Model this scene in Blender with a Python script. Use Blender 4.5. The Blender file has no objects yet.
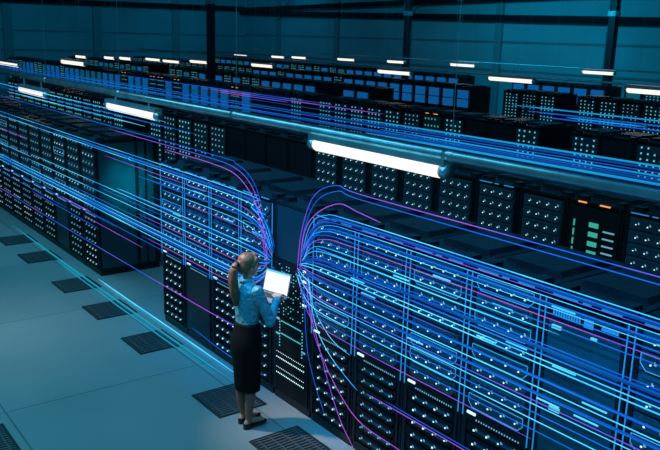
import bpy, bmesh, math, random
from mathutils import Vector, Matrix
random.seed(7)
scn = bpy.context.scene
C = scn.collection

# ------------------------------------------------------------------ camera
PITCH, YAW, ROLL = math.radians(13.5085), math.radians(37.0813), math.radians(1.5995)
H = Vector((-math.cos(YAW), math.sin(YAW), 0)); UPV = Vector((0, 0, 1)); RT = Vector((math.sin(YAW), math.cos(YAW), 0))
FW = H*math.cos(PITCH) - UPV*math.sin(PITCH)
UU = H*math.sin(PITCH) + UPV*math.cos(PITCH)
R2 = RT*math.cos(ROLL) + UU*math.sin(ROLL)
U2 = UU*math.cos(ROLL) - RT*math.sin(ROLL)
cam = bpy.data.cameras.new('camera'); cam_o = bpy.data.objects.new('camera', cam); C.objects.link(cam_o)
cam.sensor_width = 36; cam.lens = 785.16*36/660; cam.clip_end = 300
cam_o.matrix_world = Matrix(((R2.x, U2.x, -FW.x, 0), (R2.y, U2.y, -FW.y, 0), (R2.z, U2.z, -FW.z, 3.7), (0, 0, 0, 1)))
scn.camera = cam_o

# ------------------------------------------------------------------ world, lights, exposure
scn.view_settings.view_transform = 'Standard'; scn.view_settings.look = 'None'
scn.view_settings.gamma = 1; scn.view_settings.use_curve_mapping = False
scn.view_settings.exposure = 0.0
scn.cycles.use_denoising = True
scn.cycles.max_bounces = 5; scn.cycles.diffuse_bounces = 3; scn.cycles.glossy_bounces = 3
scn.cycles.sample_clamp_indirect = 4
w = bpy.data.worlds.new('world'); scn.world = w; w.use_nodes = True
w.node_tree.nodes['Background'].inputs[0].default_value = (0.004, 0.10, 0.17, 1)
w.node_tree.nodes['Background'].inputs[1].default_value = 0.6

def area(name, loc, target, size, size_y, power, col):
    l = bpy.data.lights.new(name, 'AREA'); l.shape = 'RECTANGLE'; l.size = size; l.size_y = size_y
    l.energy = power; l.color = col
    o = bpy.data.objects.new(name, l); C.objects.link(o); o.location = loc
    o.rotation_euler = (Vector(target) - Vector(loc)).to_track_quat('-Z', 'Y').to_euler()
    return o
area('aisle_light', (-9, 1.2, 6.3), (-9, 2.0, 0), 16, 3, 520, (0.09, 0.58, 0.82))
area('hall_light', (-18, 12, 6.5), (-18, 12, 0), 30, 10, 260, (0.03, 0.36, 0.80))
area('back_wall_light', (-22, 22, 6.8), (-20, 30, 3.4), 10, 1.5, 900, (0.0, 0.37, 0.64))
area('back_wall_light_left', (-40, 22, 6.8), (-40, 30, 3.4), 16, 1.5, 260, (0.0, 0.34, 0.64))
area('side_wall_light', (-41, 15, 6.8), (-50.5, 15, 3.4), 26, 1.5, 520, (0.0, 0.34, 0.64))
o_ = area('glow_fill_right', (-3.2, 2.9, 3.3), (-3.2, 4.18, 1.75), 6.0, .15, 60, (0.0, 0.36, 0.92)); o_.data.spread = math.radians(70)  # unseen blue fill, added to mimic strand glow on the right rack faces
o_ = area('glow_fill_left', (-7.8, 2.9, 3.3), (-7.8, 4.18, 1.75), 3.0, .15, 19, (0.0, 0.30, 0.95)); o_.data.spread = math.radians(70)  # same added fill for the racks left of the hub, no fixture
o_ = area('side_panel_fill', (-9.75, 4.1, 2.0), (-11.3, 4.72, 1.4), .2, .2, 4.5, (0.0, 0.60, 0.80)); o_.data.spread = math.radians(36)  # unseen teal fill added to brighten the end rack's side panel
o_ = area('woman_fill', (-7.3, 1.9, 4.6), (-6.05, 3.55, 1.35), 0.2, .2, 4.0, (1.0, 0.84, 0.72)); o_.data.spread = math.radians(26)  # added key fill on the woman, without any fixture
o_ = area('floor_fill', (-10.5, 1.4, 6.2), (-9.9, 2.2, 0), 0.8, .8, 4.0, (0.75, 0.95, 1.0)); o_.data.spread = math.radians(40)  # extra unseen fill, brightens the floor towards the left

# ------------------------------------------------------------------ materials
def pbr(name, col, rough=0.5, metal=0.0, spec=0.5, noise=0.0, scale=8.0):
    m = bpy.data.materials.new(name); m.use_nodes = True
    b = m.node_tree.nodes['Principled BSDF']
    b.inputs['Base Color'].default_value = (*col, 1); b.inputs['Roughness'].default_value = rough
    b.inputs['Metallic'].default_value = metal; b.inputs['Specular IOR Level'].default_value = spec
    if noise:
        nt = m.node_tree; tc = nt.nodes.new('ShaderNodeTexCoord'); n = nt.nodes.new('ShaderNodeTexNoise')
        n.inputs['Scale'].default_value = scale; r = nt.nodes.new('ShaderNodeValToRGB')
        r.color_ramp.elements[0].position = 0.3; r.color_ramp.elements[1].position = 0.7
        r.color_ramp.elements[0].color = (*[c*(1-noise) for c in col], 1); r.color_ramp.elements[1].color = (*[min(1, c*(1+noise)) for c in col], 1)
        nt.links.new(tc.outputs['Object'], n.inputs['Vector']); nt.links.new(n.outputs['Fac'], r.inputs['Fac'])
        nt.links.new(r.outputs['Color'], b.inputs['Base Color'])
    return m
def emit(name, col, strength, sample=True):
    m = bpy.data.materials.new(name); m.use_nodes = True; nt = m.node_tree
    b = nt.nodes['Principled BSDF']; b.inputs['Base Color'].default_value = (*[c*.3 for c in col], 1)
    b.inputs['Emission Color'].default_value = (*col, 1); b.inputs['Emission Strength'].default_value = strength
    if not sample: m.cycles.emission_sampling = 'NONE'
    return m
def trail_mat(name, cols, strength, scale):
    """glowing fibre whose colour runs along the row"""
    m = bpy.data.materials.new(name); m.use_nodes = True; nt = m.node_tree; b = nt.nodes['Principled BSDF']
    tc = nt.nodes.new('ShaderNodeTexCoord'); n = nt.nodes.new('ShaderNodeTexNoise'); r = nt.nodes.new('ShaderNodeValToRGB')
    n.inputs['Scale'].default_value = scale; n.inputs['Detail'].default_value = 1
    e = r.color_ramp.elements; e[0].position = 0.36; e[1].position = 0.64
    e[0].color = (*cols[0], 1); e[1].color = (*cols[2], 1)
    k = e.new(0.5); k.color = (*cols[1], 1)
    nt.links.new(tc.outputs['Object'], n.inputs['Vector']); nt.links.new(n.outputs['Fac'], r.inputs['Fac'])
    b.inputs['Base Color'].default_value = (*[c*.2 for c in cols[1]], 1)
    nt.links.new(r.outputs['Color'], b.inputs['Emission Color']); b.inputs['Emission Strength'].default_value = strength
    return m
M = {}
M['rack'] = pbr('rack_black', (0.007, 0.008, 0.012), 0.42, 0.0, 0.35, 0.25, 3)
M['rack_top'] = pbr('rack_top_grey', (0.014, 0.017, 0.022), 0.27, 0.3, 0.5, 0.3, 4)
M['server'] = pbr('server_bezel', (0.030, 0.066, 0.090), 0.45, 0.1, 0.5, 0.3, 9)
M['server_dark'] = pbr('server_black', (0.005, 0.006, 0.009), 0.6, 0, 0.25)
M['panel_hub'] = pbr('panel_deep_teal', (0.006, 0.03, 0.042), 0.4)
M['panel'] = pbr('panel_blue_black', (0.016, 0.065, 0.085), 0.32, 0.1, 0.5, 0.2, 3)
M['panel_dark'] = pbr('panel_dark', (0.012, 0.013, 0.02), 0.35)
M['metal'] = pbr('galvanised_steel', (0.62, 0.62, 0.62), 0.30, 0.8, 0.5, 0.2, 5)
M['steel'] = pbr('painted_steel_dark', (0.012, 0.016, 0.022), 0.5, 0.2, 0.5, 0.2, 3)
M['led'] = emit('led_white', (0.62, 0.95, 1.0), 1.3, False)
M['led_dim'] = emit('led_soft', (0.25, 0.62, 0.75), 0.55, False)
M['led_teal'] = emit('led_teal', (0.10, 0.56, 0.66), 1.0, False)
M['led_green'] = emit('led_green', (0.06, 0.6, 0.45), 0.6, False)
M['led_orange'] = emit('led_orange', (1.0, 0.28, 0.10), 1.2, False)
M['strip_cyan'] = emit('strip_cyan', (0.03, 0.36, 0.85), 0.6, False)
M['outline'] = emit('outline_cyan', (0.06, 0.45, 0.85), 0.6, False)
M['lit_door'] = emit('lit_blue_door', (0.005, 0.13, 0.40), 0.62, False)
M['lit_door_teal'] = emit('lit_teal_door', (0.006, 0.16, 0.26), 0.45, False)
M['tube'] = emit('tube_glow', (1.0, 0.92, 0.84), 1.08)
M['screen'] = emit('laptop_screen', (0.86, 0.9, 0.88), 1.0)
CY, BL, PU, MA = (0.04, 0.47, 1.0), (0.006, 0.11, 0.70), (0.20, 0.055, 0.66), (0.44, 0.08, 0.58)
M['cyan'] = trail_mat('fibre_cyan', ((0.05, 0.52, 1.0), (0.10, 0.70, 1.0), (0.01, 0.30, 0.9)), 1.15, 0.8)
M['blue'] = trail_mat('fibre_blue', (BL, (0.008, 0.13, 0.78), (0.01, 0.22, 0.9)), 0.7, 0.6)
M['deep'] = trail_mat('halo_deep_blue', ((0.003, 0.07, 0.40), (0.003, 0.09, 0.46), (0.004, 0.12, 0.48)), 0.5, 0.6)  # wide dim emissive strands, imitating glow halos around the bright ones
M['violet'] = trail_mat('fibre_violet', (BL, PU, MA), 1.0, 0.5)
M['purple'] = trail_mat('fibre_purple', (PU, MA, PU), 1.0, 0.7)
M['sky'] = trail_mat('fibre_sky', ((0.006, 0.24, 0.60), (0.01, 0.34, 0.75), (0.005, 0.17, 0.55)), 0.9, 0.6)
M['floorcyan'] = trail_mat('fibre_floor', ((0.02, 0.42, 0.62), (0.02, 0.5, 0.75), (0.02, 0.36, 0.6)), 0.55, 0.6)

# floor tiles
def floor_mat():
    m = bpy.data.materials.new('floor_tiles'); m.use_nodes = True; nt = m.node_tree; b = nt.nodes['Principled BSDF']
    L = nt.links.new
    tc = nt.nodes.new('ShaderNodeTexCoord'); mp = nt.nodes.new('ShaderNodeMapping')
    mp.inputs['Location'].default_value = (7.56, -1.76, 0)
    br = nt.nodes.new('ShaderNodeTexBrick'); br.offset = 0; br.inputs['Scale'].default_value = 1
    br.inputs['Brick Width'].default_value = 2.52; br.inputs['Row Height'].default_value = 2.1
    br.inputs['Mortar Size'].default_value = 0.008; br.inputs['Mortar Smooth'].default_value = 0.2
    br.inputs['Color1'].default_value = (0.34, 0.36, 0.37, 1); br.inputs['Color2'].default_value = (0.40, 0.42, 0.43, 1)
    br.inputs['Mortar'].default_value = (0.14, 0.15, 0.16, 1)
    n = nt.nodes.new('ShaderNodeTexNoise'); n.inputs['Scale'].default_value = 0.9; n.inputs['Detail'].default_value = 4
    mx = nt.nodes.new('ShaderNodeMix'); mx.data_type = 'RGBA'; mx.blend_type = 'MULTIPLY'; mx.inputs['Factor'].default_value = 0.35
    cr = nt.nodes.new('ShaderNodeValToRGB'); cr.color_ramp.elements[0].position = .3; cr.color_ramp.elements[1].position = .7
    cr.color_ramp.elements[0].color = (.6, .6, .6, 1)
    L(tc.outputs['Object'], mp.inputs['Vector']); L(mp.outputs['Vector'], br.inputs['Vector']); L(tc.outputs['Object'], n.inputs['Vector'])
    L(n.outputs['Fac'], cr.inputs['Fac']); L(br.outputs['Color'], mx.inputs['A']); L(cr.outputs['Color'], mx.inputs['B'])
    L(mx.outputs['Result'], b.inputs['Base Color']); b.inputs['Roughness'].default_value = 0.33
    return m
M['floor'] = floor_mat()
M['wall'] = pbr('wall_panel', (0.34, 0.42, 0.45), 0.7, 0, 0.3, 0.12, 0.35)
M['ceiling'] = pbr('ceiling_dark', (0.06, 0.07, 0.08), 0.8)
M['vent'] = pbr('vent_dark', (0.035, 0.04, 0.045), 0.5, 0.3)
M['vent_bar'] = pbr('vent_bar', (0.16, 0.17, 0.18), 0.4, 0.4)

# ------------------------------------------------------------------ mesh helpers
class MB:
    def __init__(s): s.bm = bmesh.new(); s.back = None
    def plate(s, *a, mat='server'):
        """the dark strip that carries a row of lamps (call first)"""
        s.box(*a); s.back = M[mat]; return s
    def box(s, x0, x1, y0, y1, z0, z1):
        vs = [s.bm.verts.new(p) for p in ((x0,y0,z0),(x1,y0,z0),(x1,y1,z0),(x0,y1,z0),(x0,y0,z1),(x1,y0,z1),(x1,y1,z1),(x0,y1,z1))]
        for f in ((3,2,1,0),(4,5,6,7),(0,1,5,4),(1,2,6,5),(2,3,7,6),(3,0,4,7)): s.bm.faces.new([vs[i] for i in f])
        return s
    def prism_y(s, pts, y0, y1):
        """polygon in xz (counter-clockwise seen from -y), extruded along y"""
        a = [s.bm.verts.new((x, y0, z)) for x, z in pts]; b = [s.bm.verts.new((x, y1, z)) for x, z in pts]
        s.bm.faces.new(a); s.bm.faces.new(list(reversed(b)))
        n = len(pts)
        for i in range(n): s.bm.faces.new((a[i], b[i], b[(i+1) % n], a[(i+1) % n]))
        return s
    def quad_y(s, x0, x1, y, z0, z1):
        s.bm.faces.new([s.bm.verts.new(p) for p in ((x0,y,z0),(x1,y,z0),(x1,y,z1),(x0,y,z1))]); return s
    def tube(s, pts, rad, n=8, caps=True):
        pts = [Vector(p) for p in pts]; rings = []
        rads = rad if isinstance(rad, (list, tuple)) else [rad]*len(pts)
        up = Vector((0, 0, 1))
        for i, p in enumerate(pts):
            t = (pts[min(i+1, len(pts)-1)] - pts[max(i-1, 0)]).normalized()
            ref = up if abs(t.dot(up)) < .92 else Vector((0, 1, 0))
            a = t.cross(ref).normalized(); b = a.cross(t)
            rings.append([s.bm.verts.new(p + (a*math.cos(k*2*math.pi/n) + b*math.sin(k*2*math.pi/n))*rads[i]) for k in range(n)])
        for r0, r1 in zip(rings, rings[1:]):
            for k in range(n): s.bm.faces.new((r0[k], r0[(k+1) % n], r1[(k+1) % n], r1[k]))
        if caps:
            s.bm.faces.new(list(reversed(rings[0]))); s.bm.faces.new(rings[-1])
        return s
    def loft(s, rings, n=24):
        """rings: (cx, cy, z, rx, ry) stacked in z"""
        R = [[s.bm.verts.new((cx + rx*math.cos(k*2*math.pi/n), cy + ry*math.sin(k*2*math.pi/n), z)) for k in range(n)] for cx, cy, z, rx, ry in rings]
        for r0, r1 in zip(R, R[1:]):
            for k in range(n): s.bm.faces.new((r0[k], r0[(k+1) % n], r1[(k+1) % n], r1[k]))
        s.bm.faces.new(list(reversed(R[0]))); s.bm.faces.new(R[-1]); return s
    def ball(s, c, r, seg=16):
        r = r if isinstance(r, (tuple, list)) else (r, r, r)
        m = Matrix.Translation(c) @ Matrix.Diagonal((*r, 1))
        bmesh.ops.create_uvsphere(s.bm, u_segments=seg, v_segments=seg//2+2, radius=1, matrix=m); return s
    def capsule(s, p, q, r0, r1, n=12):
        s.tube([p, q], [r0, r1], n); s.ball(p, r0, n); s.ball(q, r1, n); return s
    def mesh(s, name, mat, smooth=False, recalc=True):
        me = bpy.data.meshes.new(name)
        if recalc: bmesh.ops.recalc_face_normals(s.bm, faces=s.bm.faces)
        s.bm.to_mesh(me); s.bm.free(); me.materials.append(mat)
        if s.back:
            me.materials.append(s.back)
            for p in me.polygons[:6]: p.material_index = 1
        if smooth:
            for p in me.polygons: p.use_smooth = True
        return me
def link(name, me, parent=None, loc=(0, 0, 0)):
    o = bpy.data.objects.new(name, me); C.objects.link(o); o.location = loc
    if parent: o.parent = parent
    return o
def thing(name, label, cat, loc=(0, 0, 0), group=None, rz=0):
    o = bpy.data.objects.new(name, None); C.objects.link(o); o.location = loc; o.rotation_euler = (0, 0, rz)
    o.empty_display_size = .1; o['label'] = label; o['category'] = cat
    if group: o['group'] = group
    return o
def tag(o, label, cat, group=None, kind=None):
    o['label'] = label; o['category'] = cat
    if group: o['group'] = group
    if kind: o['kind'] = kind
    return o
def struct(name, mb, mat, label=None):
    o = link(name, mb.mesh(name, mat)); o['kind'] = 'structure'
    return o
def copy_tree(o, parent=None):
    c = o.copy(); C.objects.link(c)
    if parent: c.parent = parent
    for ch in list(o.children): copy_tree(ch, c)
    return c
ORD = ['', 'first', 'second', 'third', 'fourth', 'fifth', 'sixth', 'seventh', 'eighth', 'ninth', 'tenth', 'eleventh', 'twelfth', 'thirteenth', 'fourteenth',
       'fifteenth', 'sixteenth', 'seventeenth', 'eighteenth', 'nineteenth', 'twentieth']
TENS = {20: 'twenty', 30: 'thirty', 40: 'forty', 50: 'fifty', 60: 'sixty', 70: 'seventy', 80: 'eighty'}
TENTH = {30: 'thirtieth', 40: 'fortieth', 50: 'fiftieth', 60: 'sixtieth', 70: 'seventieth', 80: 'eightieth'}
def ordinal(n):
    if n <= 20: return ORD[n]
    t = n//10*10
    return TENTH[t] if n % 10 == 0 else TENS[t] + '-' + ORD[n % 10]

# ------------------------------------------------------------------ room shell
XL, YB, ZC = -50.5, 30.0, 7.0
struct('floor', MB().box(XL-.2, 6, -8, YB+.2, -0.2, 0), M['floor'])
struct('wall_back', MB().box(XL-.2, 6, YB, YB+.2, 0, ZC), M['wall'])
struct('wall_left', MB().box(XL-.2, XL, -8, YB, 0, ZC), M['wall'])
struct('ceiling', MB().box(XL-.2, 6, -8, YB+.2, ZC, ZC+.2), M['ceiling'])
k = 1
def trim(mb, mat='steel'):
    global k
    o = struct('trim_%d' % k, mb, M[mat]); k += 1; return o
M['seam'] = pbr('wall_seam', (0.20, 0.24, 0.26), 0.7)
M['pilaster'] = pbr('wall_pilaster', (0.26, 0.29, 0.31), 0.6)
# girts and pilasters of the back wall, then of the side wall
trim(MB().tube([(XL, YB-.4, 5.16), (6, YB-.4, 4.25)], .15, 4))
for z in (3.62, 2.28): trim(MB().box(XL, 6, YB-.06, YB, z, z+.09), 'seam')
for z in (3.50, 2.35): trim(MB().box(XL, XL+.06, -8, YB, z, z+.09), 'seam')
for x in (-46, -39.5, -33, -26.5, -20.3, -14): trim(MB().box(x-.22, x+.22, YB-.12, YB, 0, ZC), 'pilaster')
for y in (24.5, 19, 13.5, 8): trim(MB().box(XL, XL+.12, y-.25, y+.25, 0, ZC), 'pilaster')
# roof beams meeting in the corner
trim(MB().tube([(XL+.4, -8, 5.12), (XL+.4, YB-.3, 5.42)], .16, 4))
trim(MB().tube([(XL+.3, YB-.6, 5.35), (6, YB-.6, 6.10)], .13, 4))
for z, x in ((5.5, -46), (5.5, -33)): trim(MB().tube([(x, YB-.3, 4.6), (x+2.0, YB-.3, 6.2)], .05, 6), 'seam')
# roof posts
def post(x, y, rad, label):
    t = thing('steel_post', label, 'post', (x, y, 0))
    link('shaft', MB().box(-rad, rad, -rad, rad, 0.02, ZC).mesh('shaft', M['steel']), t)
    link('base_plate', MB().box(-rad*1.9, rad*1.9, -rad*1.9, rad*1.9, 0, 0.03).mesh('base_plate', M['steel']), t)
    link('clamp', MB().box(-rad*1.25, rad*1.25, -rad*1.25, rad*1.25, 4.75, 4.95).mesh('clamp', M['metal']), t)
    return t
post(-27.0, 14.55, .12, 'black steel roof post nearest the dark left corner of the hall')
post(-28.5, 25.8, .12, 'black steel roof post in the middle of the back wall')
post(-18.75, 27.75, .14, 'black steel roof post at right before the bright wall bay')

# ------------------------------------------------------------------ floor vents
grille_bars = MB()
for i in range(13):
    x = -.27 + i*.045; grille_bars.box(x-.008, x+.008, -.25, .25, .003, .012)
for i in range(4):
    y = -.2 + i*.133; grille_bars.box(-.28, .28, y-.006, y+.006, .002, .010)
me_gr = grille_bars.mesh('grille', M['vent_bar'])
me_tray = MB().box(-.285, .285, -.26, .26, 0.0005, .003).mesh('tray', M['vent'])
fr = MB()
for a in ((-.3,.3,-.275,-.26), (-.3,.3,.26,.275), (-.3,-.285,-.26,.26), (.285,.3,-.26,.26)): fr.box(*a, 0.0005, .013)
me_fr = fr.mesh('frame', M['vent'])
vents = [(-14.2, 3.72, 'dark grille floor vent farthest up the aisle, by the far left racks'), (-12.92, 3.72, 'dark grille floor vent second farthest up the aisle'),
         (-11.15, 3.72, 'dark grille floor vent before the end of the left rack block'), (-9.85, 3.72, 'dark grille floor vent beside the gap between rack blocks'),
         (-8.48, 3.72, 'dark grille floor vent before the first racks right of the gap'), (-6.58, 3.72, 'dark grille floor vent at the heels of the standing woman'),
         (-5.42, 3.72, 'slatted floor vent in front of the woman at the bottom edge'), (-7.02, 1.40, 'slatted floor vent alone in the bottom left corner')]
for x, y, lab in vents:
    t = thing('floor_vent', lab, 'floor vent', (x, y, 0), 'grille vents in the aisle floor')
    link('tray', me_tray, t); link('frame', me_fr, t); link('grille', me_gr, t)

# ------------------------------------------------------------------ server racks (local: x across, y=0 front, z up)
W, D, HT = .655, 1.0, 2.11
hw = W/2
def cabinet_mesh(h=HT, w=W, mat='rack'):
    a = w/2; m = MB()
    m.box(-a, -a+.03, .0, D, .09, h-.03).box(a-.03, a, .0, D, .09, h-.03)       # sides
    m.box(-a+.03, a-.03, D-.03, D, .09, h-.03)                                   # back
    m.box(-a+.03, a-.03, .05, D-.03, .09, .12)                                   # deck
    m.box(-a+.03, a-.03, .11, .13, .12, h-.03)                                   # inner back of the front bay
    m.box(-a+.03, -a+.055, -.012, .06, .09, h-.03).box(a-.055, a-.03, -.012, .06, .09, h-.03)  # front posts
    return m.mesh('cabinet', M[mat])
def top_mesh(h=HT, w=W):
    a = w/2; m = MB()
    m.box(-a+.004, a-.004, -.012, D, h-.03, h)
    m.prism_y([(-a+.07, h), (a-.07, h), (a-.10, h+.035), (-a+.10, h+.035)], .28, .86)
    m.box(-a+.05, -a+.15, .06, .16, h, h+.03).box(a-.15, a-.05, .06, .16, h, h+.03)
    return m.mesh('top_panel', M['rack_top'])
def plinth_mesh(w=W):
    a = w/2; return MB().box(-a+.01, a-.01, .01, D-.02, 0, .09).mesh('plinth', M['rack'])
me_cab, me_top, me_pl = cabinet_mesh(), top_mesh(), plinth_mesh()
def tray_mesh(h, mat):
    """one server: body, a tray-shaped raised bezel with cut lower corners and a recessed window"""
    m = MB(); a = .272
    m.box(-a, a, .0, .10, .004, h-.006)
    m.prism_y([(-a+.015, h-.012), (-a+.015, .055), (-a+.055, .012), (a-.055, .012), (a-.015, .055), (a-.015, h-.012)], -.014, .0)
    m.box(-a+.05, a-.05, -.022, -.014, h-.034, h-.020)     # handle lip
    return m.mesh('server', mat)
def led_mesh(h, mat, n=4, seed=0, cols=None):
    m = MB().plate(-.2, .2, -.0155, -.0135, h*.42-.008, h*.42+.008); r = random.Random(seed); a = .185
    for i in range(n):
        x = -a + 2*a*i/(n-1) + r.uniform(-.006, .006); z = h*.42 + r.uniform(-.004, .004)
        q = r.choice((.0048, .0055, .0066)); m.box(x-q, x+q, -.021, -.014, z-q, z+q)
    return m.mesh('indicator_dots', mat)
def led2_mesh(h, mat, n=4, seed=0):
    m = MB().plate(-.17, .225, -.0155, -.0135, h*.42+.009, h*.42+.030); a = .185
    for i in range(n):
        x = -a + 2*a*i/(n-1)
        m.box(x+.018, x+.033, -.019, -.014, h*.42+.008, h*.42+.020).box(x+.018, x+.025, -.019, -.014, h*.42+.020, h*.42+.030)
    return m.mesh('port_dots', mat)
TH, LH = .132, .112
me_tray_up = [tray_mesh(TH, M['server']), tray_mesh(TH, M['server'])]
me_tray_lo = tray_mesh(LH, M['server_dark'])
me_leds_up = [led_mesh(TH, M['led'], 4, s) for s in range(3)]
me_leds_lo = [led_mesh(LH, M['led'], 4, s+5) for s in range(3)]
me_leds_small = [led_mesh(TH, M['led_dim'], 4, s+20) for s in range(3)] + [led_mesh(TH, M['led'], 4, 24), led_mesh(TH, M['led_teal'], 4, 25)]
me_leds_teal = [led_mesh(LH, M['led_teal'], 4, s+9) for s in range(3)]
me_port_up, me_port_lo = led2_mesh(TH, M['led_dim']), led2_mesh(LH, M['led_dim'])
# outline of a lit tray
def outline_mesh(h):
    m = MB(); a = .257
    P = [(-a, h-.014), (-a, .055), (-a+.04, .012), (a-.04, .012), (a, .055), (a, h-.014)]
    for p, q in list(zip(P, P[1:])) + [(P[-1], P[0])]: m.tube([(p[0], -.017, p[1]), (q[0], -.017, q[1])], .0035, 4)
    return m.mesh('lit_outline', M['outline'])
me_outline = outline_mesh(TH)
def bar_mesh():
    return MB().box(-.262, -.18, -.022, -.012, .06, .078).mesh('status_bar', M['led'])
def dotted_mesh(nx=17):
    m = MB().plate(-.18, .25, -.0145, -.0115, .024, .038, mat='server_dark')
    for i in range(nx): m.box(-.17+i*.025, -.161+i*.025, -.02, -.013, .026, .036)
    return m.mesh('status_dots', M['led_dim'])
me_ctrl = MB().box(-.272, .272, -.012, .1, .004, .118).mesh('control_strip', M['server_dark'])
me_bar, me_dot = bar_mesh(), dotted_mesh()
me_vstrip = MB().box(-.003, .003, -.02, -.012, .92, 2.06).mesh('light_strip', M['strip_cyan'])
me_dash = MB().plate(-.28, .28, -.0215, -.012, HT-.024, HT-.006, mat='rack').box(-.25, -.06, -.03, -.02, HT-.020, HT-.010).box(-.02, .04, -.03, -.02, HT-.020, HT-.010).box(.12, .26, -.03, -.02, HT-.020, HT-.010).mesh('label_strip', M['strip_cyan'])
me_blank = MB().box(-.272, .272, -.012, .1, .0, .62).mesh('blank_panel', M['panel'])
me_blank_lo = MB().box(-.272, .272, -.012, .1, .0, .80).mesh('blank_panel', M['panel_dark'])

def shell(root, strips=True):
    link('cabinet', me_cab, root); link('top_panel', me_top, root); link('plinth', me_pl, root)
    if strips:
        link('light_strip', me_vstrip, root, (-hw+.02, 0, 0)); link('light_strip', me_vstrip, root, (hw-.02, 0, 0))
        link('label_strip', me_dash, root)
def upper(root, rnd, n=8, z0=1.00, outlines=.3, leds=None):
    for i in range(n):
        s = link('server', rnd.choice(me_tray_up), root, (0, 0, z0+i*TH))
        link('indicator_dots', rnd.choice(leds or me_leds_up), s); link('port_dots', me_port_up, s)
        if rnd.random() < outlines: link('lit_outline', me_outline, s)
def lower(root, rnd, n=7, z0=.115, leds=None):
    for i in range(n):
        s = link('server', me_tray_lo, root, (0, 0, z0+i*LH))
        link('indicator_dots', rnd.choice(leds or me_leds_lo), s); link('port_dots', me_port_lo, s)
def control(root, z=.90):
    c = link('control_strip', me_ctrl, root, (0, 0, z-.005))
    link('status_bar', me_bar, c); link('status_dots', me_dot, c)
def rack_A(root, seed, strips=True, outlines=.3, teal=False, soft=False):
    r = random.Random(seed); shell(root, strips)
    lower(root, r, leds=me_leds_teal if teal else me_leds_teal + me_leds_lo[:2] if soft else None); control(root); upper(root, r, outlines=outlines, leds=me_leds_small if soft else None)
def rack_B(root, seed, strips=True):      # upper servers, plain dark lower door
    r = random.Random(seed); shell(root, strips)
    link('lower_door', me_blank_lo, root, (0, 0, .115)); control(root); upper(root, r, outlines=.2)
def rack_P(root, seed):                   # plain teal panels with a label strip
    r = random.Random(seed); shell(root)
    link('blank_panel', me_blank, root, (0, 0, .13)); link('blank_panel', me_blank, root, (0, 0, .76))
    b = link('blank_panel', MB().box(-.272, .272, -.012, .1, 0, .52).mesh('blank_panel', M['panel']), root, (0, 0, 1.39))
    lab = link('name_plate', MB().box(-.26, .26, -.02, -.012, 1.915, 2.05).mesh('name_plate', M['server_dark']), root)
    m = MB()
    for i in range(11): m.box(-.24+i*.02, -.228+i*.02, -.024, -.02, 1.95, 2.0)
    m.box(.0, .07, -.024, -.02, 1.94, 2.01).box(.13, .25, -.024, -.02, 1.96, 1.985)
    link('plate_dots', m.mesh('plate_dots', M['strip_cyan']), lab)
    m = MB().box(-.24, -.17, -.026, -.012, 1.86, 1.885).box(.06, .10, -.026, -.012, 1.87, 1.89).box(-.2, -.12, -.026, -.012, 1.285, 1.315).box(0, .16, -.026, -.012, .40, .43)
    link('status_bar', m.mesh('status_bar', M['led_teal']), root)
def rack_hub(root):
    shell(root, False)
    link('blank_panel', MB().box(-.272, .272, -.012, .1, 1.53, 2.07).mesh('blank_panel', M['panel_hub']), root)
    sw = link('switch_panel', MB().box(-.272, .272, -.014, .1, .93, 1.52).mesh('switch_panel', M['server_dark']), root)
    r = random.Random(3); m = MB().plate(-.23, .23, -.0155, -.0135, .94, 1.49, mat='server_dark')
    for j in range(16):
        for i in range(11):
            if r.random() < .5:
                x = -.21 + i*.042; z = .96 + j*.034; m.box(x-.005, x+.005, -.021, -.014, z-.004, z+.004)
    link('switch_dots', m.mesh('switch_dots', M['led_teal']), sw)
    m = MB()
    for z in (1.50, 1.40, 1.16): m.box(.20, .26, -.022, -.014, z-.012, z+.008)
    link('status_bar', m.mesh('status_bar', M['led']), sw)
    pt = link('patch_panel', MB().box(-.272, .272, -.014, .1, .56, .915).mesh('patch_panel', M['server_dark']), root)
    m = MB()
    for i in range(9): m.box(-.2, -.19, -.02, -.014, .60+i*.032, .612+i*.032).box(.2, .21, -.02, -.014, .60+i*.032, .612+i*.032)
    for i in range(14): m.box(-.17+i*.026, -.158+i*.026, -.02, -.014, .74, .75).box(-.17+i*.026, -.158+i*.026, -.02, -.014, .875, .885)
    link('status_dots', m.mesh('status_dots', M['led_teal']), pt)
    link('status_bar', MB().box(-.26, -.2, -.022, -.014, .88, .9).box(-.26, -.2, -.022, -.014, .72, .735).box(.2, .26, -.022, -.014, .66, .675).mesh('status_bar', M['led_dim']), pt)
    lo = link('power_panel', MB().box(-.272, .272, -.014, .1, .115, .55).mesh('power_panel', M['server_dark']), root)
    m = MB().plate(-.26, .26, -.0155, -.0135, .28, .545, mat='server_dark')
    for z, s in ((.53, .003), (.47, .0052), (.36, .003), (.30, .0052)):
        for i in range(17): m.box(-.24+i*.03-s, -.24+i*.03+s, -.02, -.014, z-s, z+s)
    link('status_dots', m.mesh('status_dots', M['led']), lo)

def rack(x, y, label, group):
    return thing('server_rack', label, 'server rack', (x, y, 0), group)
Y1 = 4.18
PIT = .6655
G1 = 'server racks of the front row'
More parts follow.
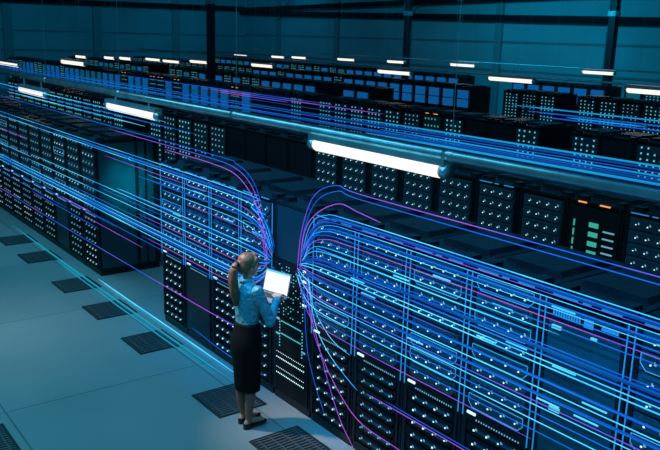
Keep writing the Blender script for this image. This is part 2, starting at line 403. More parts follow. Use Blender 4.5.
# right block of the front row: eleven racks from the gap to the right edge, two more outside
xL = -9.11
desc = ['black server rack at the gap end of the main block, dotted with white lights', 'front-row rack with plain dark lower door, second from the gap',
        'front-row rack with dotted lower servers, directly left of the one behind the woman', 'front-row rack half hidden behind the standing woman',
        None, 'front-row rack with many small lights, first right of the teal panel rack', 'front-row rack of lit servers, second right of the teal panel rack',
        'front-row rack of lit servers, third right of the teal panel rack', 'front-row rack of lit servers, fourth right of the teal panel rack',
        'front-row rack with large plain teal panels instead of lit servers', 'front-row rack at the right edge, just right of the plain-panelled one',
        'front-row rack beyond the right edge, second right of the plain-panelled one', 'front-row rack farthest beyond the right edge']
for i in range(13):
    x = xL + (i+.5)*PIT
    if i == 4:
        rack_hub(rack(x, Y1, 'rack with teal upper panel and switch lights where all glowing strands meet', G1)); continue
    t = rack(x, Y1, desc[i], G1)
    if i == 1: rack_B(t, i)
    elif i == 9: rack_P(t, i)
    else: rack_A(t, i, outlines=.35 if i > 4 else .15, teal=(i == 6))
# left block
for i in range(13):
    x = -11.35 - (i+.5)*PIT
    t = rack(x, Y1, 'end rack of the left front block, its teal side panel showing' if i == 0 else
             'left-block front-row rack, %s from the teal side panel' % ordinal(i+1), G1)
    if i == 2: rack_B(t, i+40, False)
    else: rack_A(t, i+40, False, outlines=.05, teal=(i % 3 == 1), soft=True)
    if i == 0:
        sd = link('side_panel', MB().box(hw, hw+.015, .03, .60, .12, 2.05).mesh('side_panel', M['panel']), t)
        for y in (.66, .80): link('side_panel', MB().box(hw, hw+.012, y, y+.10, .12, 2.05).mesh('side_panel', M['panel']), t)

# ---- rows behind: prototypes with fewer pieces
dots = ['dots0', 'dots0', 'dots1', 'dots2']
def dots_mesh(nx, nz, x0, x1, z0, z1, s, mat, seed=0, keep=1.0, y=-.02):
    m = MB(); r = random.Random(seed)
    for j in range(nz):
        for i in range(nx):
            if r.random() < keep:
                x = x0+(x1-x0)*(i/(nx-1)); z = z0+(z1-z0)*(j/(nz-1)); m.box(x-s, x+s, y, y+.006, z-s, z+s)
    return m.mesh('indicator_dots', mat)
stack = MB()
for i in range(14): stack.box(-.272, .272, -.012 if i % 7 else -.006, .1, .115+i*.138, .115+i*.138+.130)
me_stack = stack.mesh('server_stack', M['server']); 
me_door = MB().box(-.285, .285, -.014, .1, .115, 2.06).mesh('door', M['panel_dark'])
me_glass = MB().box(-.285, .285, -.018, -.012, 1.38, 2.0).mesh('lit_panel', M['lit_door'])
me_glass2 = MB().box(-.25, .25, -.018, -.012, 1.0, 2.0).mesh('lit_panel', M['lit_door_teal'])
me_glassgrid = MB().box(-.285, .285, -.03, -.02, 1.66, 1.69).box(-.285, .285, -.03, -.02, 1.98, 2.06).box(-.285, -.25, -.03, -.02, .115, 2.06).box(.25, .285, -.03, -.02, .115, 2.06).mesh('door_frame', M['rack'])
me_dots = [dots_mesh(4, 19, -.19, .19, .2, 2.0, .0145, M['led_teal'], s, .95) for s in (1, 2)] + [dots_mesh(4, 19, -.19, .19, .2, 2.0, .0125, M['led_dim'], 3, .96)]
me_dots_g = dots_mesh(5, 13, -.2, .2, .2, 1.98, .016, M['led_green'], 4, .8)
me_small = dots_mesh(2, 2, -.1, .1, 1.9, 1.95, .012, M['led_dim'], 5, 1)
me_orange = MB().plate(-.24, .22, -.0215, -.012, HT-.024, HT-.003, mat='rack').box(-.2, -.1, -.03, -.02, HT-.02, HT-.005).box(.06, .18, -.03, -.02, HT-.02, HT-.005).mesh('label_strip', M['led_orange'])
def far_rack(kind):
    t = bpy.data.objects.new('server_rack', None); C.objects.link(t); t['category'] = 'server rack'; t.empty_display_size = .1
    link('cabinet', me_cab, t); link('top_panel', me_top, t); link('plinth', me_pl, t)
    if kind in ('dots0', 'dots1', 'dots2', 'green'):
        s = link('server_stack', me_stack, t)
        link('indicator_dots', me_dots_g if kind == 'green' else me_dots[int(kind[-1])], s)
        if kind == 'green': link('label_strip', me_orange, t)
    elif kind == 'blank':
        d = link('door', me_door, t); link('door_handle', MB().box(.22, .235, -.035, -.014, 1.2, 1.4).mesh('door_handle', M['metal']), d)
    else:
        d = link('door', me_door, t); link('lit_panel', me_glass if kind == 'blue' else me_glass2, d); link('door_frame', me_glassgrid, d)
    return t
PROTO = {}
def place(kind, x, y, label, group, sx=1.0):
    if kind not in PROTO: PROTO[kind] = far_rack(kind); t = PROTO[kind]
    else: t = copy_tree(PROTO[kind])
    t.location = (x, y, 0); t.scale = (sx, 1, 1); t['label'] = label; t['group'] = group
    return t
KDESC = {'dots0': 'rack dotted with teal lights', 'dots1': 'rack dotted with teal lights', 'dots2': 'rack dotted with pale lights', 'green': 'green-lit rack with orange strips',
         'blank': 'plain dark rack', 'blue': 'rack with a blue-lit door', 'teal': 'rack with a teal-lit door'}
# second row: detailed upper trays on the right, where it shows large
def second_row():
    y = 6.95; n = 0
    for i in range(34):
        x = -4.0 - i*PIT
        if 17 < i < 20: continue
        n += 1
        lab = 'second-row rack, %s counted from the right edge' % ordinal(n)
        if i < 9:
            t = rack(x, y, lab, 'server racks of the second row'); r = random.Random(100+i)
            link('cabinet', me_cab, t); link('top_panel', me_top, t); link('plinth', me_pl, t)
            if i == 1:
                t['label'] = 'second-row rack with green screens and orange strips at the right edge'
                link('label_strip', me_orange, t)
                s = link('switch_panel', MB().box(-.272, .272, -.014, .1, .115, 2.05).mesh('switch_panel', M['server_dark']), t)
                m = MB()
                for q in range(6): m.box(-.05, .06, -.022, -.014, 1.35+q*.1, 1.40+q*.1).box(-.24, -.225, -.022, -.014, 1.33+q*.1, 1.4+q*.1)
                link('screen_dots', m.mesh('screen_dots', M['led_green']), s)
                m = MB()
                for q in range(8): m.box(.12, .25, -.022, -.014, 1.3+q*.075, 1.315+q*.075)
                link('status_bar', m.mesh('status_bar', M['led_dim']), s)
            else:
                upper(t, r, outlines=0)
                link('lower_door', me_blank_lo, t, (0, 0, .115))
                if i % 3 == 0: link('label_strip', me_dash, t)
        else:
            kind = random.choice(['dots2', 'dots2', 'dots0', 'blank', 'dots1', 'green'] if i < 24 else ['dots0', 'dots1', 'dots2'])
            if -12.3 < x < -9.6: kind = 'blank'
            elif x > -9.6: kind = 'dots1'
            place(kind, x, y, KDESC[kind] + ', %s from the right in the second row' % ordinal(n), 'server racks of the second row')
second_row()
def row(y, xr, xl, kinds, name, gaps=(), sx=1.0, p_gap=0.0, seed=1):
    r = random.Random(seed); x = xr; n = 0; pit = PIT*sx
    while x > xl:
        xc = x - pit/2
        if not any(a < xc < b for a, b in gaps) and r.random() >= p_gap:
            n += 1
            kd = kinds(xc, r) if callable(kinds) else r.choice(kinds)
            place(kd, xc, y, '%s, %s from the right in the %s' % (KDESC[kd], ordinal(n), name), 'server racks of the ' + name, sx)
        x -= pit
    return n
dots = ['dots0', 'dots0', 'dots1', 'dots2']
def k4(x, r):
    if -8.2 < x < -7.6 or -11.3 < x < -10.6 or -20.6 < x < -18.1: return 'blank'
    if -12.65 < x < -12.0: return 'green'
    if x < -30: return r.choice(['blue', 'teal', 'dots0', 'blue'])
    if x < -20.6: return 'blue' if r.random() < .9 else 'green'
    return r.choice(dots)
row(12.3, -6.3, -46, k4, 'third row', gaps=((-9.65, -9.05), (-17.4, -16.75)), seed=11)
row(16.2, -19.5, -48, lambda x, r: 'blank' if -22.5 < x < -21.2 else r.choice(['blue', 'blue', 'blue', 'dots0']) if x > -31 else r.choice(['dots0', 'dots1', 'teal', 'blue']), 'fourth row', gaps=((-36, -34),), sx=1.1, seed=5)
row(20.6, -10.5, -48, lambda x, r: 'blue' if -34 < x < -19.2 and r.random() < .85 else 'blank' if -17.4 < x < -16.8 else r.choice(dots), 'fifth row', gaps=((-19.2, -17.95), (-15.7, -15.1)), sx=1.1, seed=6)
row(26.4, -14.0, -48, lambda x, r: 'blue' if (-22.2 < x < -18 or -34 < x < -25.6) else r.choice(['dots0', 'blue', 'teal']), 'last row', gaps=((-18.0, -16.9), (-25.6, -22.3)), sx=1.15, seed=8)

# ------------------------------------------------------------------ overhead rail and tube lights
def hanger(t, x, y, z):
    link('hanger', MB().tube([(x, y, z), (x, y, ZC)], .004, 5).mesh('hanger', M['metal']), t)
def rail(y, z, x0, x1, r, label, step):
    t = thing('overhead_rail', label, 'overhead rail', ((x0+x1)/2, y, z))
    cx = (x0+x1)/2
    link('pipe', MB().tube([(x0-cx, 0, 0), (x1-cx, 0, 0)], r, 14).mesh('pipe', M['metal'], True), t)
    x = x0 + .6
    while x < x1:
        link('coupling', MB().tube([(x-cx-.06, 0, 0), (x-cx+.06, 0, 0)], r*1.12, 14).mesh('coupling', M['metal'], True), t)
        link('hanger', MB().tube([(x-cx, 0, 0), (x-cx, 0, ZC-z)], .0025, 5).mesh('hanger', M['metal']), t)
        x += step
rail(4.52, 2.80, -22.0, -.6, .054, 'long grey pipe rail hung over the front rack tops', 3.4)
rail(17.2, 2.78, -40, -6, .03, 'thin pipe rail hung over the middle rows', 5)
rail(25.2, 2.80, -45, -9, .03, 'thin pipe rail hung before the back wall', 5)
def tube_meshes(L, r):
    h = MB().box(-L/2-.06, L/2+.06, -.055*r, .055*r, .045*r, .10*r).mesh('housing', M['metal'])
    d = MB().tube([(-L/2-.01, 0, 0), (-L/2+.03, 0, 0), (L/2-.03, 0, 0), (L/2+.01, 0, 0)], [.05*r, .066*r, .066*r, .05*r], 16).mesh('diffuser', M['tube'], True)
    c = MB().tube([(-.035, 0, 0), (.035, 0, 0)], .062*r, 14).mesh('end_cap', M['metal'], True)
    return h, d, c
GA, GB, GC = 'tube lights under the front rail', 'tube lights over the middle rows', 'tube lights along the back wall'
TUBES = [(-6.28, -4.40, 4.50, 2.67, GA, 'large white tube light nearest, above the racks right of the woman'), (-11.62, -9.82, 4.50, 2.595, GA, 'white tube light over the gap between the two front blocks'),
 (-16.2, -14.55, 4.50, 2.53, GA, 'white tube light over the left rack block'), (-10.91, -9.2, 16.9, 2.66, GB, 'white tube light at the right edge, over the rows behind'),
 (-15.68, -13.99, 17.4, 2.66, GB, 'long white tube light left of the blue-doored far racks'), (-20.61, -18.9, 17.4, 2.61, GB, 'white tube light right of the middle roof post, long and low'),
 (-27.45, -25.8, 16.6, 2.52, GB, 'white tube light right beside the left roof post'), (-31.4, -29.75, 15.9, 2.50, GB, 'white tube light at the foot of the left roof post'),
 (-34.1, -32.35, 15.9, 2.41, GB, 'white tube light second left of the left roof post'), (-36.0, -34.3, 15.9, 2.42, GB, 'white tube light third left of the left roof post'),
 (-18.0, -16.6, 25.0, 2.69, GC, 'white tube light in front of the brightest wall bay'), (-24.76, -23.24, 25.0, 2.66, GC, 'small white tube light between the two right-hand posts'),
 (-28.25, -27.0, 24.4, 2.65, GC, 'small white tube light just left of the middle post'), (-32.85, -31.35, 25.0, 2.58, GC, 'small white tube light second left of the middle post'),
 (-36.45, -35.0, 24.6, 2.54, GC, 'small white tube light third left of the middle post'), (-38.5, -37.1, 24.6, 2.50, GC, 'small white tube light fourth left of the middle post'),
 (-42.7, -41.1, 24.6, 2.43, GC, 'small white tube light nearest the hall corner'), (-24.24, -22.2, 8.0, 2.75, 'tube lights over the far left rows', 'long white tube light over the far left rows'),
 (-27.3, -25.1, 7.0, 2.58, 'tube lights over the far left rows', 'white tube light cut by the left edge of the view'), (-36.2, -34.8, 12.6, 2.51, 'tube lights over the far left rows', 'small white tube light farthest left against the dark wall'),
 (-33.5, -32.3, 12.9, 2.56, 'tube lights over the far left rows', 'small white tube light second from the left against the dark wall'), (-31.8, -30.55, 12.9, 2.60, 'tube lights over the far left rows', 'small white tube light third from the left against the dark wall')]
for x0, x1, y, z, g, lab in TUBES:
    rr = 1.0; L = x1-x0-.13; t = thing('tube_light', lab, 'tube light', ((x0+x1)/2, y, z), g)
    h, d, c = tube_meshes(L, rr)
    link('housing', h, t); link('diffuser', d, t); link('end_cap', c, t, (-L/2-.035, 0, 0)); link('end_cap', c, t, (L/2+.035, 0, 0))
    top = 2.80 - z - .0545 if g == GA else ZC - z
    for q in (-.35, .35):
        link('hanger', MB().tube([(q*L, 0, .09), (q*L, 0, top)], .014 if g == GA else .0025, 6).mesh('hanger', M['metal']), t)

# ------------------------------------------------------------------ glowing light strands
def catmull(P, n=8):
    P = [Vector(p) for p in P]
    if len(P) == 2: return P
    out = []; Q = [P[0]*2-P[1]] + P + [P[-1]*2-P[-2]]
    for i in range(1, len(Q)-2):
        a, b, c, d = Q[i-1:i+3]
        for j in range(n):
            t = j/n
            out.append(.5*((2*b) + (c-a)*t + (2*a-5*b+4*c-d)*t*t + (3*b-a-3*c+d)*t*t*t))
    out.append(P[-1]); return out
COLW = {'cyan': 'cyan', 'blue': 'blue', 'violet': 'violet', 'purple': 'purple', 'floorcyan': 'cyan', 'deep': 'deep blue halo', 'sky': 'cyan'}
LAYER = [0]
COUNT = {}
def strand(pts, col, r, where, group, taper=True):
    key = (COLW[col], where); COUNT[key] = COUNT.get(key, 0)+1
    P = catmull(pts); n = len(P); r = r*RS.get(group, 1)
    rad = [r*(min(1, .25+i/3, .25+(n-1-i)/3) if taper and n > 4 else 1) for i in range(n)]
    o = link('light_strand', MB().tube(P, rad, 6).mesh('light_strand', M[col], True))
    o['_w'] = where; o['_c'] = COLW[col]; o['_n'] = COUNT[key]
    tag(o, '', 'light strand', group)
    return o
YF = 4.12
GR, GL, GO, GF = 'glowing strands along the right rack fronts', 'glowing strands along the left rack fronts', 'glowing strands above the rails', 'glowing strands on the floor'
RS = {GR: .46, GL: .46}
rs = random.Random(21)
HR, HL = Vector((-5.80, YF, 1.60)), Vector((-6.36, YF, 1.52))
def right(z, col, r, xe, where, x_flat=-5.0, ystep=0.0, hz=None):
    LAYER[0] += 1; y = YF - .0035*LAYER[0]; h = Vector((HR.x + rs.uniform(-.05, .02), y, HR.z + (z-1.6)*.2))
    strand([h, (h.x+.12, y, h.z+(z-h.z)*.62), (h.x+.34, y, h.z+(z-h.z)*.93), (x_flat, y, z), ((x_flat+xe)/2, y, z), (xe, y, z)], col, r, where, GR)
W1 = 'running right from the switch rack'
# upper two that arch above the rack tops
for z, c, xe, dx in ((2.44, 'violet', -1.2, 0), (2.40, 'blue', -1.2, .05), (2.30, 'purple', -4.9, .09)):
    y = YF - .10 - (2.44-z)*.25; dx += .05
    strand([(-5.86+dx, y, 1.55), (-5.80+dx, y, 1.95), (-5.62+dx, y, z-.13), (-5.30+dx, y, z+.02), (-4.9, y, z)] + ([(-3.2, y, z), (xe, y, z)] if xe > -4 else [(-4.6, y, z-.03)]), c, .008, W1, GR)
R = [(2.13, 'deep', .03, -.8), (2.03, 'deep', .025, -.8), (1.715, 'deep', .03, -.6), (1.50, 'deep', .022, -.8), (1.39, 'deep', .022, -.8),  # deep entries are halo bands added behind the bright strands
     (2.17, 'cyan', .008, -.8), (2.145, 'blue', .008, -.8), (2.11, 'violet', .006, -2.2), (2.085, 'cyan', .006, -.8), (2.05, 'blue', .008, -.8), (2.02, 'cyan', .006, -1.6),
     (1.985, 'blue', .008, -.8), (1.95, 'purple', .006, -1.2), (1.91, 'blue', .007, -.9), (1.87, 'cyan', .007, -2.9), (1.82, 'cyan', .009, -3.3), (1.77, 'blue', .007, -1.5),
     (1.70, 'blue', .012, -.6), (1.665, 'cyan', .008, -.7), (1.63, 'cyan', .009, -.7), (1.58, 'violet', .006, -3.8), (1.53, 'blue', .008, -1.2), (1.47, 'cyan', .008, -.7),
     (1.42, 'blue', .007, -1.8), (1.37, 'violet', .008, -.8), (1.345, 'cyan', .007, -.8), (1.29, 'blue', .008, -1.0), (1.24, 'cyan', .008, -.8), (1.17, 'blue', .007, -2.4), (1.10, 'purple', .006, -3.0)]
for z, c, r, xe in R: right(z, c, r, xe, W1, x_flat=-5.0 + rs.uniform(-.15, .3), ystep=rs.uniform(0, .03))
# short bright pulses riding on the right strands
WP = 'short bright dash on the right rack fronts'
for x, z in ((-5.1, 1.66), (-4.95, 1.57), (-4.55, 1.83), (-4.35, 1.36), (-4.1, 1.95), (-3.62, 1.62), (-3.5, 1.9), (-3.35, 1.665), (-3.05, 1.36), (-3.0, 2.03), (-2.95, 1.63), (-2.75, 1.36), (-2.7, 1.47)):
    strand([(x, YF-.02, z), (x+.06, YF-.02, z), (x+.18, YF-.02, z)], 'cyan', .013, WP, GR, False)
# falling strands below the switch rack
WD = 'falling from the switch rack to the feet at right'
strand([(-5.80, YF, 1.5), (-5.74, YF, 1.2), (-5.62, YF, .95), (-5.42, YF, .57), (-5.21, YF, .25), (-5.0, YF, .06)], 'purple', .007, WD, GR)
strand([(-5.82, YF, 1.5), (-5.72, YF, 1.1), (-5.59, YF, .86), (-5.31, YF, .57), (-4.95, YF, .36), (-4.45, YF, .33), (-3.9, YF, .33)], 'violet', .007, WD, GR)
strand([(-5.79, YF, 1.55), (-5.70, YF, 1.2), (-5.59, YF, .99), (-5.4, YF, .83), (-5.16, YF, .71), (-4.98, YF, .64)], 'cyan', .007, WD, GR)
strand([(-5.78, YF, 1.55), (-5.69, YF, 1.25), (-5.55, YF, 1.10), (-5.35, YF, .98), (-5.1, YF, .93)], 'cyan', .006, WD, GR)
strand([(-5.84, YF, 1.45), (-5.80, YF, 1.0), (-5.74, YF, .7), (-5.6, YF, .42), (-5.45, YF, .2)], 'blue', .007, WD, GR)
strand([(-4.85, YF, .66), (-4.3, YF, .665), (-3.3, YF, .665)], 'purple', .007, 'low on the right rack fronts', GR)
strand([(-4.6, YF, .69), (-4.1, YF, .69), (-2.8, YF, .69)], 'blue', .007, 'low on the right rack fronts', GR)
# left side
def left(z, col, r, x0, where, xb=-7.3):
    LAYER[0] += 1; y = YF - .0035*LAYER[0]; h = Vector((HL.x + rs.uniform(-.03, .04), y, HL.z + (z-1.55)*.22))
    strand([(x0, y, z), ((x0+xb)/2, y, z), (xb, y, z), (h.x-.36, y, h.z+(z-h.z)*.84), (h.x-.12, y, h.z+(z-h.z)*.45), h], col, r, where, GL)
W2 = 'running from the left to the switch rack'
for z, c, x0 in ((2.43, 'blue', -17.0), (2.39, 'violet', -10.4), (2.34, 'purple', -8.6)):
    y = YF - .09 - (2.43-z)*.25; k_ = (2.43-z)*.6
    strand([(x0, y, z), ((x0-7.6)/2, y, z), (-7.6, y, z), (-6.95-k_, y, z-.03), (-6.62-k_, y, z-.16), (-6.44-k_, y, 2.0), (-6.36-k_*.6, y, 1.7), (-6.33-k_*.4, y, 1.5)], c, .008, W2, GL)
LAYER[0] = 0
Lf = [(2.05, 'deep', .03, -13), (1.85, 'deep', .025, -9.4), (1.55, 'deep', .026, -10.4), (1.39, 'deep', .024, -9.6), (1.20, 'deep', .05, -17.4),  # deep entries again stand in for glow around the others
      (2.10, 'cyan', .008, -17.5), (2.06, 'blue', .008, -13), (2.03, 'cyan', .009, -17.5), (1.97, 'violet', .007, -10.8), (1.92, 'cyan', .007, -9.3), (1.86, 'blue', .007, -9.6), (1.80, 'cyan', .006, -8.9),
      (1.74, 'violet', .006, -8.2), (1.66, 'blue', .007, -9.2), (1.58, 'cyan', .008, -10.3), (1.53, 'cyan', .008, -14.1), (1.48, 'blue', .008, -11), (1.42, 'cyan', .008, -14.5), (1.36, 'violet', .007, -9.6),
      (1.31, 'blue', .008, -12.2), (1.26, 'cyan', .008, -17.5), (1.19, 'blue', .014, -17.5), (1.215, 'cyan', .008, -17.5), (1.155, 'cyan', .008, -17.5), (1.10, 'violet', .007, -9.4), (1.05, 'blue', .008, -16.5)]
for z, c, r, x0 in Lf: left(z, c, r, x0, W2, xb=-7.3 + rs.uniform(-.2, .3))
W3 = 'ending on the left rack block'
for z, c, x0, x1 in ((1.45, 'cyan', -17, -14.4), (1.0, 'purple', -12.9, -11.5), (.97, 'blue', -17, -10.5), (.88, 'purple', -11.8, -9.6), (.85, 'blue', -17, -12.5), (1.75, 'purple', -17, -14.6), (1.11, 'cyan', -13.5, -9.8), (.80, 'violet', -14.5, -11.2)):
    strand([(x0, YF, z), ((x0+x1)/2, YF, z), (x1, YF, z)], c, .009, W3, GL)
strand([(-17.5, YF, .49), (-13.3, YF, .49), (-9.4, YF, .52), (-7.65, YF, .54), (-6.95, YF, .57), (-6.55, YF, .62)], 'violet', .010, 'low on the left fronts', GL)
strand([(-8.2, YF, .20), (-7.5, YF, .16), (-6.9, YF, .16), (-6.5, YF, .2)], 'blue', .009, 'at the rack feet left of the woman', GL)
for x, z in ((-8.6, 1.55), (-8.05, 1.92), (-7.7, 1.45), (-7.5, 1.23), (-7.35, 1.74), (-7.0, 1.6), (-6.75, 1.72), (-6.7, 1.95)):
    strand([(x, YF-.02, z), (x+.06, YF-.02, z), (x+.2, YF-.02, z)], 'cyan', .012, 'short bright dash on the left rack fronts', GL, False)
# above the front rail, and higher over the left block
for z, c, r, x0 in ((2.985, 'sky', .007, -5.6), (2.965, 'deep', .008, -20), (2.945, 'blue', .004, -14), (2.925, 'sky', .006, -5.2), (2.91, 'blue', .004, -20), (2.895, 'deep', .010, -20), (2.875, 'sky', .009, -5.4)):
    strand([(x0, 4.45, z), (x0/2-.4, 4.45, z), (-.8, 4.45, z)], c, r, 'above the long front rail', GO)
for z, c, x0, x1 in ((2.62, 'cyan', -17.5, -9.0), (2.56, 'blue', -17.5, -8.2), (2.50, 'cyan', -16, -9.6)):
    strand([(x0, 4.2, z), ((x0+x1)/2, 4.2, z), (x1, 4.2, z)], c, .0055, 'over the tops of the left block', GO)
for z, c, x0, x1 in ((2.50, 'cyan', -10.2, -6.2), (2.42, 'blue', -9.8, -6.2), (2.34, 'blue', -9.5, -6.5), (2.38, 'cyan', -8.9, -7.3)):
    strand([(x0, 12.05, z), ((x0+x1)/2, 12.05, z), (x1, 12.05, z)], 'sky' if c == 'cyan' else c, .013, 'before the third rack row at right', GO)
for z, c, x0, x1 in ((2.02, 'blue', -30, -16), (1.97, 'violet', -23, -14), (1.92, 'purple', -22, -18), (1.85, 'deep', -28, -14)):
    strand([(x0, 12.05, z), ((x0+x1)/2, 12.05, z), (x1, 12.05, z)], c, .010, 'before the third rack row at left', GO)
# on the floor
WF = 'on the floor beside the rack feet'
strand([(-15.3, 3.94, .02), (-11, 3.93, .02), (-6.75, 3.96, .02)], 'floorcyan', .013, WF, GF)
strand([(-12.5, 3.86, .018), (-10, 3.86, .018), (-7.2, 3.88, .018)], 'floorcyan', .009, WF, GF)
strand([(-11.2, 4.08, .018), (-10, 4.08, .018), (-8.8, 4.09, .018), (-7.0, 4.09, .018)], 'cyan', .008, WF, GF)
# labels of the strands, by colour and order
for o in list(C.objects):
    if '_w' in o.keys():
        n = COUNT[(o['_c'], o['_w'])]
        wv = o['_w']
        if 'short' in wv: o['label'] = '%s%s, %s from the left' % (o['_c'] + ' ', wv, ordinal(o['_n']))
        else: o['label'] = ('%s strand %s' % (o['_c'], wv)) + ('' if n == 1 else ', %s from the top' % ordinal(o['_n']))
        for q in ('_w', '_c', '_n'): del o[q]

# ------------------------------------------------------------------ the woman
M['skin'] = pbr('skin', (0.62, 0.33, 0.23), 0.5)
M['stocking'] = pbr('stocking', (0.30, 0.13, 0.09), 0.55)
M['hair'] = pbr('hair_brown', (0.30, 0.10, 0.045), 0.5, 0, 0.6, 0.4, 40)
M['shirt'] = pbr('shirt_teal', (0.10, 0.36, 0.46), 0.35, 0.0, 0.6, 0.15, 12)
nt_ = M['shirt'].node_tree; nz_ = nt_.nodes.new('ShaderNodeTexNoise'); nz_.inputs['Scale'].default_value = 11; nz_.inputs['Distortion'].default_value = 1.2
tc_ = nt_.nodes.new('ShaderNodeTexCoord'); bp_ = nt_.nodes.new('ShaderNodeBump'); bp_.inputs['Distance'].default_value = .03; bp_.inputs['Strength'].default_value = .8
nt_.links.new(tc_.outputs['Object'], nz_.inputs['Vector']); nt_.links.new(nz_.outputs['Fac'], bp_.inputs['Height']); nt_.links.new(bp_.outputs['Normal'], nt_.nodes['Principled BSDF'].inputs['Normal'])
M['skirt'] = pbr('skirt_black', (0.004, 0.004, 0.005), 0.8, 0, 0.2)
M['shoe'] = pbr('shoe_black', (0.008, 0.008, 0.010), 0.25)
M['eye'] = pbr('eye_dark', (0.03, 0.02, 0.02), 0.2)
M['lip'] = pbr('lip', (0.42, 0.14, 0.13), 0.4)
M['hairtie'] = pbr('hair_tie', (0.01, 0.01, 0.012), 0.5)
def remeshed(mb, name, mat, voxel, smooth=4):
    me = mb.mesh(name, mat); o = bpy.data.objects.new(name, me); C.objects.link(o)
    r = o.modifiers.new('r', 'REMESH'); r.mode = 'VOXEL'; r.voxel_size = voxel; r.use_smooth_shade = True
    s = o.modifiers.new('s', 'SMOOTH'); s.factor = .5; s.iterations = smooth
    dg = bpy.context.evaluated_depsgraph_get(); dg.update()
    me2 = bpy.data.meshes.new_from_object(o.evaluated_get(dg), depsgraph=dg); me2.name = name
    me2.materials.clear(); me2.materials.append(mat)
    C.objects.unlink(o); bpy.data.objects.remove(o)
    for p in me2.polygons: p.use_smooth = True
    return me2
V = Vector
wom = thing('person', 'standing woman with ponytail, teal shirt and black pencil skirt typing on a laptop', 'person', (-6.02, 3.60, 0), None, math.radians(6))
# joints, local: +y is where she faces
sh = {1: V((.165, .0, 1.405)), -1: V((-.165, .0, 1.405))}
el = {1: V((.225, .10, 1.105)), -1: V((-.215, .11, 1.12))}
wr = {1: V((.115, .265, 1.265)), -1: V((-.13, .25, 1.205))}
body = MB()
body.loft([(0, 0, .80, .11, .10), (0, -.006, .88, .148, .122), (0, 0, .98, .132, .104), (0, .005, 1.07, .115, .088), (0, .01, 1.18, .128, .095), (0, .012, 1.28, .142, .102), (0, .0, 1.38, .14, .085), (0, -.005, 1.43, .085, .06), (0, -.002, 1.46, .05, .05)])
for s in (1, -1):
    body.capsule(sh[s], el[s], .047, .037); body.capsule(el[s], wr[s], .036, .025)
    body.capsule((s*.072, 0, .88), (s*.072, .01, .50), .070, .052); body.capsule((s*.075, .01, .50), (s*.07, -.01, .34), .05, .052)
    fy = .02 if s == 1 else .05
    body.capsule((s*.07, -.012, .34), (s*.062, fy-.04, .10), .05, .029)
    body.capsule((s*.062, fy-.045, .085), (s*.065, fy+.12, .04), .032, .026)
    body.ball((s*.062, fy-.06, .055), (.028, .035, .035))
body.capsule((0, -.002, 1.45), (0, .012, 1.54), .046, .044)
hd = V((0, .02, 1.62)); yaw = math.radians(-4)
def hp(x, y, z): return (hd.x + x*math.cos(yaw) - y*math.sin(yaw), hd.y + x*math.sin(yaw) + y*math.cos(yaw), hd.z + z)
body.ball(hp(0, 0, .015), (.072, .092, .092), 20); body.ball(hp(0, .028, -.04), (.056, .066, .078), 20); body.ball(hp(0, .062, -.098), (.026, .024, .02))
body.capsule(hp(0, .092, .0), hp(0, .110, -.035), .008, .013, 10)
body.ball(hp(0, .085, .022), (.05, .016, .012)); body.ball(hp(0, .090, -.068), (.024, .012, .012))
for s in (1, -1): body.ball(hp(s*.073, -.005, -.015), (.010, .02, .032))
# hands: palm, four fingers, thumb
def hand(s, palm_end, fdir, side, curl):
    w0 = wr[s]; d = (palm_end - w0).normalized()
    for k_ in range(4):
        off = side*((k_-1.5)*.021)
        body.capsule(w0 + off*.5, palm_end + off, .016, .0125, 10)
    for k_, L in enumerate((.062, .074, .070, .055)):
        off = side*((k_-1.5)*.023); b0 = palm_end + off; m1 = b0 + fdir*(L*.5); m2 = m1 + (fdir*.6 + curl).normalized()*(L*.5)
        body.capsule(b0, m1, .0095, .0088, 8); body.capsule(m1, m2, .0088, .0075, 8)
    t0 = w0.lerp(palm_end, .35) - side*.03; t1 = t0 + (d*.6 - side*.7).normalized()*.04
    body.capsule(w0, t0, .014, .012, 8); body.capsule(t0, t1, .0115, .0095, 8); body.capsule(t1, t1 + d*.032 + curl*.01, .0095, .008, 8)
hand(1, V((.07, .325, 1.285)), V((-.35, .9, -.05)).normalized(), V((.9, .35, 0)).normalized(), V((0, .3, -.6)))
hand(-1, V((-.10, .335, 1.215)), V((.2, .95, .1)).normalized(), V((-.95, .2, 0)).normalized(), V((0, .25, .35)))
link('body', remeshed(body, 'body', M['skin'], .0045, 4), wom)
e = MB()
for s in (1, -1): e.ball(hp(s*.03, .083, .005), (.011, .008, .006), 10)
link('eyes', e.mesh('eyes', M['eye'], True), wom)
link('lips', MB().ball(hp(0, .099, -.068), (.02, .007, .007), 10).mesh('lips', M['lip'], True), wom)
# hair: cap swept back into a long ponytail
hair = MB()
hair.ball(hp(0, -.022, .035), (.084, .092, .090), 20); hair.ball(hp(0, -.055, .0), (.076, .066, .085), 18)
hair.ball(hp(0, .045, .085), (.055, .040, .03), 14)
for s in (1, -1): hair.capsule(hp(s*.06, .045, .065), hp(s*.071, .0, .0), .022, .02); 
hair.capsule(hp(0, -.10, .025), hp(0, -.135, .02), .032, .034)
hr = link('hair', remeshed(hair, 'hair', M['hair'], .006, 5), wom)
tl = MB(); P = [hp(0, -.125, .03), hp(.005, -.165, -.01), hp(.008, -.175, -.10), hp(.01, -.165, -.20), hp(.008, -.15, -.30), hp(.0, -.14, -.375)]
Q = catmull(P, 5); tl.tube(Q, [(.028+.018*math.sin(min(1, i/12)*math.pi*.5))*(1 if i < 16 else 1-(i-16)/14) for i in range(len(Q))], 12)
link('ponytail', remeshed(tl, 'ponytail', M['hair'], .006, 3), hr)
link('hair_tie', MB().tube([hp(0, -.118, .028), hp(0, -.138, .02)], .035, 12).mesh('hair_tie', M['hairtie'], True), hr)
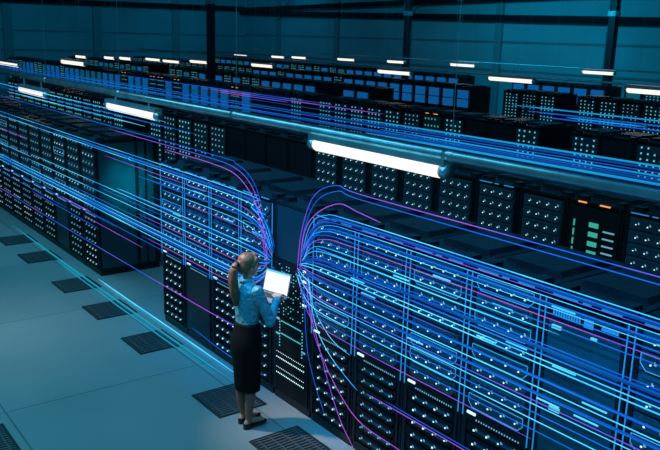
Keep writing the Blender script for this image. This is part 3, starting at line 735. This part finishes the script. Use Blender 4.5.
# shirt
st = MB()
st.loft([(0, .002, 1.03, .132, .102), (0, .004, 1.08, .127, .099), (0, .01, 1.18, .143, .108), (0, .014, 1.28, .158, .118), (0, .0, 1.385, .156, .098), (0, -.005, 1.44, .10, .073), (0, -.002, 1.475, .058, .06)])
for s in (1, -1):
    st.ball(sh[s], (.062, .062, .06)); st.capsule(sh[s], el[s], .060, .052); c_ = el[s].lerp(wr[s], .9); st.capsule(el[s], c_, .051, .037)
link('shirt', remeshed(st, 'shirt', M['shirt'], .007, 12), wom)
for s in (1, -1):
    a_, b_ = el[s].lerp(wr[s], .82), el[s].lerp(wr[s], 1.0)
    link('cuff', MB().tube([a_, b_], [.041, .036], 14, True).mesh('cuff', M['shirt'], True), wom)
link('collar', MB().tube([(0, -.004, 1.455), (0, -.004, 1.50)], [.068, .060], 16).mesh('collar', M['shirt'], True), wom)
sk = MB().loft([(0, .012, .385, .135, .112), (0, .008, .45, .140, .118), (0, .002, .62, .148, .124), (0, -.006, .80, .166, .140), (0, -.008, .88, .168, .142), (0, 0, .97, .150, .120), (0, .002, 1.05, .140, .110), (0, .002, 1.075, .138, .108)], 32)
link('skirt', sk.mesh('skirt', M['skirt'], True), wom)
for s in (1, -1):
    fy = .02 if s == 1 else .05
    st_ = MB(); st_.tube([(s*.071, -.008, .42), (s*.07, -.012, .34), (s*.066, -.016, .24), (s*.062, fy-.042, .11), (s*.062, fy-.04, .07)], [.053, .0525, .046, .0315, .034], 14)
    link('stocking', st_.mesh('stocking', M['stocking'], True), wom)
    sm = MB(); sm.ball((s*.066, fy+.10, .026), (.041, .075, .024), 16); sm.ball((s*.062, fy-.06, .04), (.035, .042, .032), 16)
    sm.capsule((s*.063, fy-.05, .03), (s*.066, fy+.09, .024), .033, .032)
    sh_ = link('shoe', remeshed(sm, 'shoe', M['shoe'], .006, 3), wom)
    link('heel', MB().box(s*.062-.016, s*.062+.016, fy-.095, fy-.055, 0, .035).mesh('heel', M['shoe']), sh_)

# ------------------------------------------------------------------ laptop
M['lap'] = pbr('laptop_silver', (0.30, 0.33, 0.35), 0.35, 0.6)
M['keys'] = pbr('laptop_keys', (0.02, 0.02, 0.022), 0.5)
lap = thing('laptop', 'open silver laptop with a white screen held by the woman', 'laptop', (-6.085, 3.86, 1.235), None, math.radians(14))
link('base', MB().box(-.165, .165, -.115, .115, 0, .016).mesh('base', M['lap']), lap)
kb = MB()
for j in range(5):
    for i in range(12): kb.box(-.145+i*.0245, -.145+i*.0245+.020, .0+j*.020-.01, .0+j*.020+.006, .016, .019)
link('keyboard', kb.mesh('keyboard', M['keys']), lap)
link('trackpad', MB().box(-.05, .05, -.10, -.035, .016, .0172).mesh('trackpad', M['lap']), lap)
lid = link('lid', MB().box(-.165, .165, 0, .008, 0, .225).mesh('lid', M['lap']), lap, (0, .112, .016)); lid.rotation_euler = (math.radians(-14), 0, 0)
link('screen', MB().box(-.155, .155, -.002, .0, .014, .200).mesh('screen', M['screen']), lid)
link('menu_bar', MB().box(-.155, .155, -.0028, -.001, .200, .217).mesh('menu_bar', M['led_teal']), lid)
